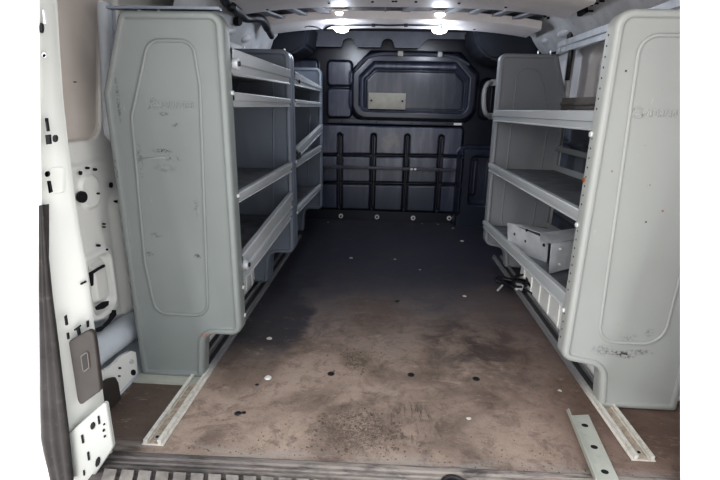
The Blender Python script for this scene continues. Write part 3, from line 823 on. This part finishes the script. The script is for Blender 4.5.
OUT_L = [(-.824, 1.262), (-.503, 1.262), (-.499, .185), (-.638, .185), (-.655, .0), (-.895, .0), (-.906, 1.02)]
RAD_L = [.03, .045, .04, .045, .018, .015, .02]
INS_L = ([(-.742, 1.178), (-.603, 1.178), (-.590, 1.05), (-.622, .258), (-.815, .258), (-.835, .45), (-.822, .95)], [.05, .06, .05, .05, .04, .04, .05])
def shiftp(P, dx): return [(a+dx, b) for a, b in P]

# left unit nearest the doors
U1 = empty('shelf_unit', (-.7, 2.0, 0), 'grey steel van shelving unit on the left, nearest the rear doors', 'shelving', 'van shelving units')
p = end_panel(U1, OUT_L, RAD_L, 1.49, m_panel, INS_L, label='grey moulded end panel with scuffs and raised maker lettering')
lettering(p, -.757, .978, 1.4895, .145, m_letter_l)
bm = bmesh.new(); tube(bm, [(-.815, 1.490, .815), (-.725, 1.490, .822)], .003, 6); obj('ridge', bm, m_letter_l, p, 'all')
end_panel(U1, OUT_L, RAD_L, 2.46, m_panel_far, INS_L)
Y0, Y1 = 1.545, 2.46
shelf(U1, -.50, -.88, Y0, Y1, 1.167, 1.084, 1.166, 1.094)
shelf(U1, -.50, -.88, Y0, Y1, 1.034, .985, 1.024, .985)
shelf(U1, -.50, -.89, Y0, Y1, .701, .667, .699, .650)
shelf(U1, -.50, -.53, Y0, Y1, .473, .412, .538, .455, liner=False)
shelf(U1, -.506, -.89, Y0, Y1, .405, .362, .438, .392)
for z in (1.03, .695, .36, .25): bolt(U1, -.499, 1.525, z, r=.007)
for z in (1.12, .435):
    bm = bmesh.new(); tube(bm, [(-.503, 1.56, z), (-.485, 1.56, z)], .018, 12); q = obj('latch_wheel', bm, m_galv, U1, True)
    bm = bmesh.new(); tube(bm, [(-.503, 1.56, z), (-.480, 1.56, z)], .008, 12); obj('latch_pin', bm, m_black, q, True)
bm = bmesh.new(); box(bm, (-.90, 1.435, .0), (-.66, 1.50, .008)); obj('foot_plate', bm, m_strip, U1)
for x in (-.80, -.745):
    bm = bmesh.new(); tube(bm, [(x, 2.49, 1.255), (x, 2.49, 1.275)], .005, 8); obj('bolt', bm, m_bolt, U1, True)
for x in (-.775, -.715):
    bm = bmesh.new(); tube(bm, [(x, 1.52, 1.258), (x, 1.52, 1.275)], .006, 8); obj('bolt', bm, m_bolt, U1, True)
bm = bmesh.new(); box(bm, (-.87, 1.50, 1.268), (-.52, 1.53, 1.276)); obj('top_strip', bm, m_panel_far, U1)

# left unit by the bulkhead
U2 = empty('shelf_unit', (-.7, 3.1, 0), 'grey steel van shelving unit on the left, beside the bulkhead', 'shelving', 'van shelving units')
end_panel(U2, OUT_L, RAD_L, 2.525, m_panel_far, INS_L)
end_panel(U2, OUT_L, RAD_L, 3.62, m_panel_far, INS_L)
Y0, Y1 = 2.585, 3.62
shelf(U2, -.50, -.88, Y0, Y1, 1.165, 1.094, 1.130, 1.092)
shelf(U2, -.50, -.88, Y0, Y1, 1.024, .985, 1.014, .984)
shelf(U2, -.50, -.89, Y0, Y1, .700, .655, .695, .655)
shelf(U2, -.497, -.53, Y0+.02, Y1, .755, .705, .855, .79, liner=False)
shelf(U2, -.50, -.89, Y0, Y1, .420, .385, .395, .36)
for z in (1.0, .69, .40): bolt(U2, -.499, 2.56, z, r=.008)
bm = bmesh.new(); box(bm, (-.502, 2.60, .70), (-.49, 2.66, .735), .003); obj('bracket', bm, m_black, U2)
bolt(U2, -.499, 2.70, 1.12, r=.011, mat=m_black)
bm = bmesh.new(); tube(bm, [(-.55, 2.56, 1.25), (-.55, 2.56, 1.275)], .005, 8); obj('bolt', bm, m_bolt, U2, True)

# right unit
OUT_R = [(.622, 1.272), (.955, 1.272), (1.045, 1.02), (1.04, .0), (.775, .0), (.758, .155), (.622, .18)]
RAD_R = [.05, .03, .02, .015, .018, .05, .04]
INS_R = ([(.698, 1.205), (.87, 1.205), (.965, .98), (.945, .252), (.735, .252)], [.06, .07, .06, .06, .05])
U3 = empty('shelf_unit', (.8, 2.2, 0), 'grey steel van shelving unit along the right wall', 'shelving', 'van shelving units')
p = end_panel(U3, OUT_R, RAD_R, 1.44, m_panel_r, INS_R, label='grey end panel coloured as lit, with dark scuffs near its foot and maker lettering')
lettering(p, .712, .985, 1.4395, .20, m_letter_r)
OUT_R2 = [(.635, 1.305), (.965, 1.305), (1.06, 1.02), (1.04, .0), (.80, .0), (.785, .13), (.652, .15)]
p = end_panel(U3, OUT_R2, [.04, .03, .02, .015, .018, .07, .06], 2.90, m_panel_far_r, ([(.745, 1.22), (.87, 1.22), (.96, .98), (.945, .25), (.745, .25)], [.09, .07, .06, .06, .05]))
bm = bmesh.new(); disc_y(bm, (.775, 1.08), .019, 2.906, 2.912, 18); q = obj('round_sticker', bm, m_sticker, p)
bm = bmesh.new(); disc_y(bm, (.767, .83), .010, 2.906, 2.912, 12); obj('round_sticker', bm, m_galv, p)
for x in (.86, .93):
    bm = bmesh.new(); tube(bm, [(x, 2.93, 1.30), (x, 2.93, 1.325)], .005, 8); obj('bolt', bm, m_bolt, U3, True)
Y0, Y1 = 1.495, 2.90
shelf(U3, .63, 1.02, Y0, Y1, 1.000, .939, .989, .925)
shelf(U3, .63, 1.03, Y0, Y1, .690, .648, .676, .630)
shelf(U3, .63, 1.03, Y0, Y1, .396, .340, .312, .268)
for i in range(34):
    z = .25+i*.029
    if any(abs(z-q) < .03 for q in (.68, .97, .37)): continue
    bm = bmesh.new(); tube(bm, [(.6212, 1.468, z), (.6225, 1.468, z)], .0032, 6)
    obj('flange_hole', bm, m_hole, U3)
for z in (.93, .645, .345): bolt(U3, .621, 1.478, z, r=.008)
bolt(U3, .622, 1.475, .79, r=.008, mat=simple('rusty_bolt', (.30, .11, .04), .7))
# back rails and mounting rail
bm = bmesh.new(); box(bm, (1.02, 1.5, 1.00), (1.035, 2.9, 1.065), .004); box(bm, (1.01, 1.5, 1.025), (1.022, 2.9, 1.04), .003); obj('back_rail', bm, simple('brownish_rail', (.30, .27, .25), .45, .2, var=.3), U3, True)
bm = bmesh.new(); box(bm, (1.02, 1.5, .76), (1.035, 2.9, .79), .004); obj('back_rail', bm, m_shelf, U3, True)
bm = bmesh.new()
a, b_ = at(560, 43, X=1.0), at(607, 26.5, X=1.0)
prism(bm, [(1.0, 3.05, 1.32), (1.0, 3.05, 1.345), (1.008, 3.05, 1.35), (1.0, 3.05, 1.355), (1.0, 3.05, 1.385), (1.03, 3.05, 1.385), (1.03, 3.05, 1.32)], (0, -1.5, 0))
obj('mounting_rail', bm, m_galv, U3)
for yy in (2.98, 2.90):
    bm = bmesh.new(); tube(bm, [(.994, yy, 1.335), (1.0, yy, 1.335)], .011, 10); tube(bm, [(.994, yy, 1.365), (1.0, yy, 1.365)], .009, 10); obj('bolt', bm, m_bolt, U3, True)
bm = bmesh.new(); box(bm, (1.005, 2.82, 1.16), (1.02, 2.86, 1.34), .003); box(bm, (1.005, 2.86, 1.38), (1.02, 2.92, 1.44), .003); obj('bracket', bm, m_black, U3, True)
for yy in (2.93, 2.15):
    bm = bmesh.new(); box(bm, (1.035, yy-.035, 0), (1.06, yy+.035, 1.36), .004); obj('upright', bm, m_side, U3, True)

# floor rails
def rail(x0, x1, y0, y1, label, mat):
    t = empty('floor_rail', ((x0+x1)/2, (y0+y1)/2, 0), label, 'rail', 'aluminium floor rails')
    bm = bmesh.new(); w = x1-x0
    prof = [(x0-.006, .001), (x0-.006, .004), (x0, .005), (x0, .020), (x0+.006, .020), (x0+.012, .020), (x0+.012, .016), (x0+.008, .005), (x1-.008, .005), (x1-.012, .016), (x1-.012, .020), (x1-.006, .020), (x1, .020), (x1, .005), (x1+.006, .004), (x1+.006, .001)]
    prism(bm, [(a, y0, b) for a, b in prof], (0, y1-y0, 0))
    obj('channel', bm, mat, t)
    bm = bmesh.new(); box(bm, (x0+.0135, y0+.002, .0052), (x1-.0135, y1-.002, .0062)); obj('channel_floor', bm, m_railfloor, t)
    bm = bmesh.new(); disc_z(bm, ((x0+x1)/2, y0+.03), .009, .004, .0075, 12); obj('screw', bm, m_alu, t, True)
    bm = bmesh.new(); disc_z(bm, ((x0+x1)/2, y0+.03), .005, .007, .0085, 8); obj('screw_socket', bm, m_hole, t)
    return t
s = NT('rail_metal')
sep = s.new('ShaderNodeSeparateXYZ'); s.link(s.pos, sep.inputs[0])
col = s.mix(s.ramp(s.noise(45, 5, .7), .45, .7), (.74, .72, .67), (.56, .52, .46))
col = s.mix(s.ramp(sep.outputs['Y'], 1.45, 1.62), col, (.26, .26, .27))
m_rail = s.done(col, .45, .2)
s = NT('rail_channel_floor')
sep = s.new('ShaderNodeSeparateXYZ'); s.link(s.pos, sep.inputs[0])
col = s.mix(s.ramp(s.noise(40, 5, .7), .4, .62), (.34, .27, .21), (.50, .44, .37))
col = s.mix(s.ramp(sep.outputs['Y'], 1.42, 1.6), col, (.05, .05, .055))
m_railfloor = s.done(col, .7)
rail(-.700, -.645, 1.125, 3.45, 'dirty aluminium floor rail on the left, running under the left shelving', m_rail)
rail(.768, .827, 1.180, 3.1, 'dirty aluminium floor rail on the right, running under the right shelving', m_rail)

# ------------------------------------------------------------------ wheel arches
def arch(n, x0, x1, y0, y1, z, label, ribs):
    bm = bmesh.new(); prof = [(y0, 0)]
    for i in range(13):
        a = math.pi*(1-i/12); prof.append(((y0+y1)/2+(y1-y0)/2*math.cos(a), z*(math.sin(a)**.45 if math.sin(a) > 0 else 0)))
    prof.append((y1, 0))
    prism(bm, [(x0, y, zz) for y, zz in prof[1:-1]], (x1-x0, 0, 0))
    xr = x0 if abs(x0) < abs(x1) else x1; sg = -1 if xr > 0 else 1
    for k in range(ribs):
        y = y0+.10+(y1-y0-.2)*k/(ribs-1)
        a = (y-(y0+y1)/2)/((y1-y0)/2); zt = z*max(0, 1-a*a)**.225-.015
        tube(bm, [(xr+sg*.001, y, .005), (xr+sg*.001, y+.015, zt)], .005, 6)
    o = obj(n, bm, m_arch, smooth=True); tag(o, label, kind='structure'); return o
arch('trim_18', .834, 1.09, 1.50, 2.68, .30, 'white ribbed wheel arch under the right shelving', 8)
arch('trim_19', -.955, -.735, 1.60, 2.60, .22, 'white ribbed wheel arch under the left shelving', 9)

# ------------------------------------------------------------------ loose things
# slotted strip on the floor
s0, s1 = at(570, 418, Z=.004), at(588, 417, Z=.004); e0, e1 = at(596, 486, Z=.004), at(620, 486, Z=.004)
t = empty('slotted_strip', ((s0.x+e1.x)/2, 1.2, 0), 'loose pale slotted metal angle strip lying on the floor by the right rail', 'metal strip')
bm = bmesh.new()
a, b, c, d = s0, s1, e1, e0
prism(bm, [Vector((v.x, v.y, .010)) for v in (a, b, c, d)], (0, 0, .004))
prism(bm, [Vector((a.x, a.y+.03, .012)), Vector((d.x, d.y, .012)), Vector((d.x-.003, d.y, .034)), Vector((a.x-.003, a.y+.01, .034))], (-.003, 0, 0))
obj('strip', bm, m_strip, t)
for f, rr in ((.18, 1), (.52, 1), (.86, 1)):
    cc = (a+(d-a)*f+(b+(c-b)*f))/2; cc.x += .003
    bm = bmesh.new(); disc_z(bm, (cc.x, cc.y), .0085, .013, .0146, 12)
    for v in bm.verts: v.co.x = cc.x+(v.co.x-cc.x)*1.25
    obj('slot', bm, m_hole, t)

# channel bracket on the right bottom shelf
t = empty('steel_channel', (.78, 2.2, .34), 'galvanised steel channel offcut with punched holes on the right bottom shelf', 'bracket')
def plate(pts, th, name='web'):
    bm = bmesh.new(); P = [Vector(p) for p in pts]; nrm = (P[1]-P[0]).cross(P[2]-P[0]).normalized()*th
    prism(bm, P, nrm); return obj(name, bm, m_galv, t, None)
# long web faces the aisle/doors diagonally; end piece nearer the doors stepped
A = at(508, 223, X=.745); B = at(508.5, 250, X=.745)
def Q(px, py, y): return at(px, py, Y=y)
ya, yb, yc = 2.32, 2.04, 1.87
web = [Q(508, 222.5, ya), Q(508.5, 247.5, ya), Q(547, 262.5, yb), Q(549, 240, yb)]
plate(web, .004)
top = [Q(508, 222.5, ya), Q(541, 230, ya-.13), Q(541, 240, 2.08), Q(541, 240.5, 2.08)][:0]
plate([Q(508, 222.5, ya), Q(523, 225.5, ya+.05), Q(562, 231, yb+.16), Q(541, 233, yb+.06)], .003, 'top_flange')
plate([Q(541, 233, yb), Q(541, 241, yb), Q(551, 243.5, yc), Q(578, 238.5, yc+.0), Q(577, 228, yc+.12)], .003, 'step')
plate([Q(551, 243.5, yc), Q(548.5, 273.5, yc), Q(573, 267, yc+.04), Q(577, 238.5, yc+.04)], .004, 'end_flange')
for x, y in ((515, 234), (527, 230.5), (526, 241), (544, 245)):
    p = Q(x, y, ya-(x-508)/40*(ya-yb)-.006); bm = bmesh.new(); disc_y(bm, (p.x, p.z), .007, p.y-.006, p.y+.003, 10); obj('hole', bm, m_hole, t)
for x, y in ((560, 249), (559.5, 264.5)):
    p = Q(x, y, yc-.002); bm = bmesh.new(); disc_y(bm, (p.x, p.z), .005, p.y-.003, p.y+.003, 10); obj('hole', bm, m_bolt, t)

# tangled tie-down at the far end of the right rail
t = empty('strap_tangle', (.74, 2.55, 0), 'tangled dark strap and buckle at the far end of the right floor rail', 'strap')
random.seed(3)
for k in range(3):
    P = [Vector((.70+random.uniform(-.03, .16), 2.50+random.uniform(-.10, .12), .012+random.uniform(0, .05))) for _ in range(7)]
    bm = bmesh.new(); tube(bm, smoothpath(P, 6), .007, 6); obj('strap', bm, m_cable, t, 'all')
bm = bmesh.new(); box(bm, (.755, 2.47, .012), (.80, 2.52, .045), .006); obj('buckle', bm, m_side, t, True)
bm = bmesh.new(); tube(bm, [(.655, 2.46, .012), (.69, 2.50, .03)], .006, 8); obj('hook', bm, m_galv, t, True)

# floor screws
for i, (x, y) in enumerate(((331, 374), (411, 375), (476, 379), (268, 378))):
    p = at(x, y, Z=0)
    lab = ('dark recessed floor screw, leftmost of the dark three', 'dark recessed floor screw, middle of the dark three', 'dark recessed floor screw, rightmost of the dark three', 'pale floor screw towards the left rail')[i]
    t = empty('floor_screw', p, lab, 'screw', 'screws in the load floor')
    bm = bmesh.new(); ring = [(p.x+.012*math.cos(a), p.y+.012*math.sin(a), .001) for a in lin(0, 2*math.pi, 18)]; tube(bm, ring, .002, 6, False)
    obj('rim', bm, m_seal if i < 3 else m_bolt, t, 'all')
    bm = bmesh.new(); disc_z(bm, (p.x, p.y), .0095, .0005, .0025 if i < 3 else .006, 12); obj('head', bm, m_hole if i < 3 else m_bolt, t)

# debris chips
chips = [(269, 339, .013, 'pale crumb on the dark floor above the pale floor screw'), (351, 258.5, .014, 'pale crumb near the bulkhead, left of centre'), (395, 259.5, .009, 'small pale crumb near the bulkhead, at centre'),
         (464.5, 296.5, .012, 'pale crumb on the floor left of the strap tangle'), (422, 224, .010, 'pale crumb at the bulkhead foot below the third washer'), (438, 224.5, .010, 'pale crumb at the bulkhead foot between the last two washers'),
         (462, 241.5, .016, 'pale crumb on the dark floor below the rightmost washer'), (453, 228.5, .012, 'pale crumb right under the rightmost washer'), (328, 222.5, .010, 'pale crumb at the left foot of the bulkhead'),
         (420, 270, .007, 'tiny pale crumb mid floor'), (560, 391, .008, 'pale crumb beside the right rail above the loose strip'), (397, 301.5, .012, 'dark flat scrap in the middle of the floor'), (238, 414, .012, 'dark scrap on the floor right of the left rail'), (244, 413, .007, 'small dark scrap beside the larger dark scrap right of the left rail'),
         (469, 419, .008, 'tiny pale crumb on brown floor at the lower right'), (257, 385, .007, 'tiny dark crumb left of the pale floor screw')]
for i, (x, y, r, lab) in enumerate(chips):
    p = at(x, y, Z=0); bm = bmesh.new(); bmesh.ops.create_icosphere(bm, subdivisions=2, radius=r)
    for v in bm.verts:
        v.co = Vector((v.co.x*(1+random.uniform(-.3, .3)), v.co.y*(.9+random.uniform(-.3, .3)), v.co.z*.35*(1+random.uniform(-.3, .3))))+Vector((p.x, p.y, r*.25))
    o = obj('debris_crumb', bm, m_black if 'dark' in lab.split(' on ')[0] and 'pale' not in lab.split(' ')[0:2] and not lab.startswith('pale') and 'tiny pale' not in lab else m_chip, smooth=True); tag(o, lab, 'debris', 'crumbs scattered on the load floor')

# crumbled mud: uncountable grains
random.seed(11)
bm = bmesh.new()
for k in range(900):
    if k < 500:
        a = random.uniform(0, 6.28); q = random.random()**.6
        cx, cy = -.06+.16*q*math.cos(a), 1.24+.12*q*math.sin(a)
        if math.sin(cx*43+1.3*math.sin(cy*60))*math.sin(cy*51+2*math.sin(cx*30)) < .05: continue
    elif k < 600: cx, cy = random.gauss(-.09, .04), random.gauss(1.66, .05)
    else: cx, cy = random.uniform(-.6, .75), 1.112+abs(random.gauss(0, .06))
    r = random.uniform(.0012, .0045)*(1 if k < 600 else .6)
    bmesh.ops.create_icosphere(bm, subdivisions=1, radius=1, matrix=Matrix.Translation((cx, cy, r*.3)) @ Matrix.Rotation(random.uniform(0, 3), 4, 'Z') @ Matrix.Diagonal((r*random.uniform(.8, 1.7), r, r*.6, 1)))
o = obj('dried_mud', bm, simple('dried_mud_brown', (.19, .145, .115), .95, var=.5, scale=40)); tag(o, 'crumbled dried brown mud near the door sill', 'mud', kind='stuff')

# ------------------------------------------------------------------ ceiling fittings
t = empty('wiring_harness', (-.8, 2.7, 1.45), 'thick black wiring harness at the upper left roof corner', 'cable')
zc = 1.47
P = [at(222, -6, Z=zc), at(228, 3, Z=zc-.01), at(233, 8, Z=1.44), at(240, 13, X=-.80), at(246, 18, X=-.80), at(258, 18, X=-.76), at(264, 22, X=-.76), at(268, 30, X=-.76), at(272, 37, X=-.75)]
bm = bmesh.new(); tube(bm, smoothpath(P), [.026]*7+[.024]*(len(smoothpath(P))-14)+[.018]*7, 10); obj('loom', bm, m_cable, t, True)
bm = bmesh.new(); tube(bm, smoothpath([at(237, 9, Z=1.47), at(238, 2, Z=1.49), at(242, 2, Z=1.49), at(246, 7, Z=1.49)]), .006, 6); obj('branch_wire', bm, m_cable, t, 'all')
bm = bmesh.new(); tube(bm, smoothpath([at(268, 27, Z=1.475), at(272, 25.5, Z=1.49), at(277, 29.5, Z=1.49)]), .007, 6); obj('branch_wire', bm, m_cable, t, 'all')
for px in ((250, 7.5, 257, 6), (279, 29, 287, 28.5)):
    a, b = at(px[0], px[1], Z=1.488), at(px[2], px[3], Z=1.488); bm = bmesh.new(); tube(bm, [a, a+(b-a)*.2, a+(b-a)*.5, a+(b-a)*.55, b+(b-a)*.1], [.006, .010, .010, .018, .016], 8)
    obj('connector', bm, m_cable, t, True)
t = empty('lamp_cable', (-.1, 3.2, 1.49), 'thin black cable with clips running along the second roof bow', 'cable')
P = [at(x, y, Z=1.49) for x, y in ((304, 28), (306, 26), (312, 26), (318, 27.5), (323, 30), (327, 27.5), (333, 25.4), (345, 25.4), (373, 25), (390, 25.3), (406, 25), (430, 25.5), (439, 26), (443, 29))]
bm = bmesh.new(); tube(bm, smoothpath(P), .006, 6); obj('cable', bm, m_cable, t, 'all')
for x in (373.5, 406, 439.5):
    p = at(x, 25, Z=1.49); bm = bmesh.new(); box(bm, (p.x-.012, p.y-.012, 1.480), (p.x+.012, p.y+.012, 1.497), .003); obj('clip', bm, m_black, t)
t = empty('roof_wire', (-.1, 2.9, 1.53), 'thin grey wire sagging between the roof bows', 'cable')
bm = bmesh.new(); tube(bm, smoothpath([at(x, y, Z=1.53) for x, y in ((305, 19), (316, 15.5), (322, 14), (335, 15), (352, 14.8), (362, 16), (371, 18.5))]), .004, 6)
obj('wire', bm, m_side, t, 'all')

led = [(340, 14.5, 1.535, 'round lit lamp between the roof bows, left one'), (439, 15.5, 1.535, 'round lit lamp between the roof bows, right one'),
       (341.5, 29.5, 1.492, 'round lit lamp at the far edge of the second roof bow, left one'), (439.5, 30.5, 1.492, 'round lit lamp at the far edge of the second roof bow, right one')]
for i, (x, y, z, lab) in enumerate(led):
    p = at(x, y, Z=z); t = empty('roof_lamp', p, lab, 'lamp', 'lit roof lamps')
    bm = bmesh.new(); disc_z(bm, (p.x, p.y), .052, z+.002, z+.022, 20); obj('housing', bm, m_roof, t, True)
    bm = bmesh.new(); bmesh.ops.create_uvsphere(bm, u_segments=20, v_segments=10, radius=1, matrix=Matrix.Translation((p.x, p.y, z)) @ Matrix.Diagonal((.050, .055, .020, 1))); obj('lens', bm, m_led, t, 'all')
    L = bpy.data.lights.new('lamp_glow', 'POINT'); L.energy = 2.6; L.color = (.80, .88, 1); L.shadow_soft_size = .04
    lo = bpy.data.objects.new('lamp_glow', L); COL.objects.link(lo); lo.location = (p.x, p.y, z-.07)

# ------------------------------------------------------------------ light
w = bpy.data.worlds.new('world'); SC.world = w; w.use_nodes = True
nt = w.node_tree; bg = nt.nodes['Background']
tc = nt.nodes.new('ShaderNodeTexCoord'); sp = nt.nodes.new('ShaderNodeSeparateXYZ'); nt.links.new(tc.outputs['Generated'], sp.inputs[0])
mr = nt.nodes.new('ShaderNodeMapRange'); nt.links.new(sp.outputs['Z'], mr.inputs[0]); mr.inputs[1].default_value = -.4; mr.inputs[2].default_value = .5
mx = nt.nodes.new('ShaderNodeMix'); mx.data_type = 'RGBA'; nt.links.new(mr.outputs[0], mx.inputs[0]); mx.inputs[6].default_value = (1.75, 1.68, 1.64, 1); mx.inputs[7].default_value = (1.20, 1.25, 1.31, 1)
nt.links.new(mx.outputs[2], bg.inputs[0]); bg.inputs[1].default_value = 1.3
S = bpy.data.lights.new('sun', 'SUN'); S.energy = 1.2; S.angle = math.radians(35); S.color = (1, .98, .94)
so = bpy.data.objects.new('sun', S); COL.objects.link(so); so.rotation_euler = Vector((.55, 1, -.45)).to_track_quat('-Z', 'Y').to_euler()

SC.view_settings.view_transform = 'Standard'; SC.view_settings.look = 'Medium High Contrast'; SC.view_settings.exposure = 0
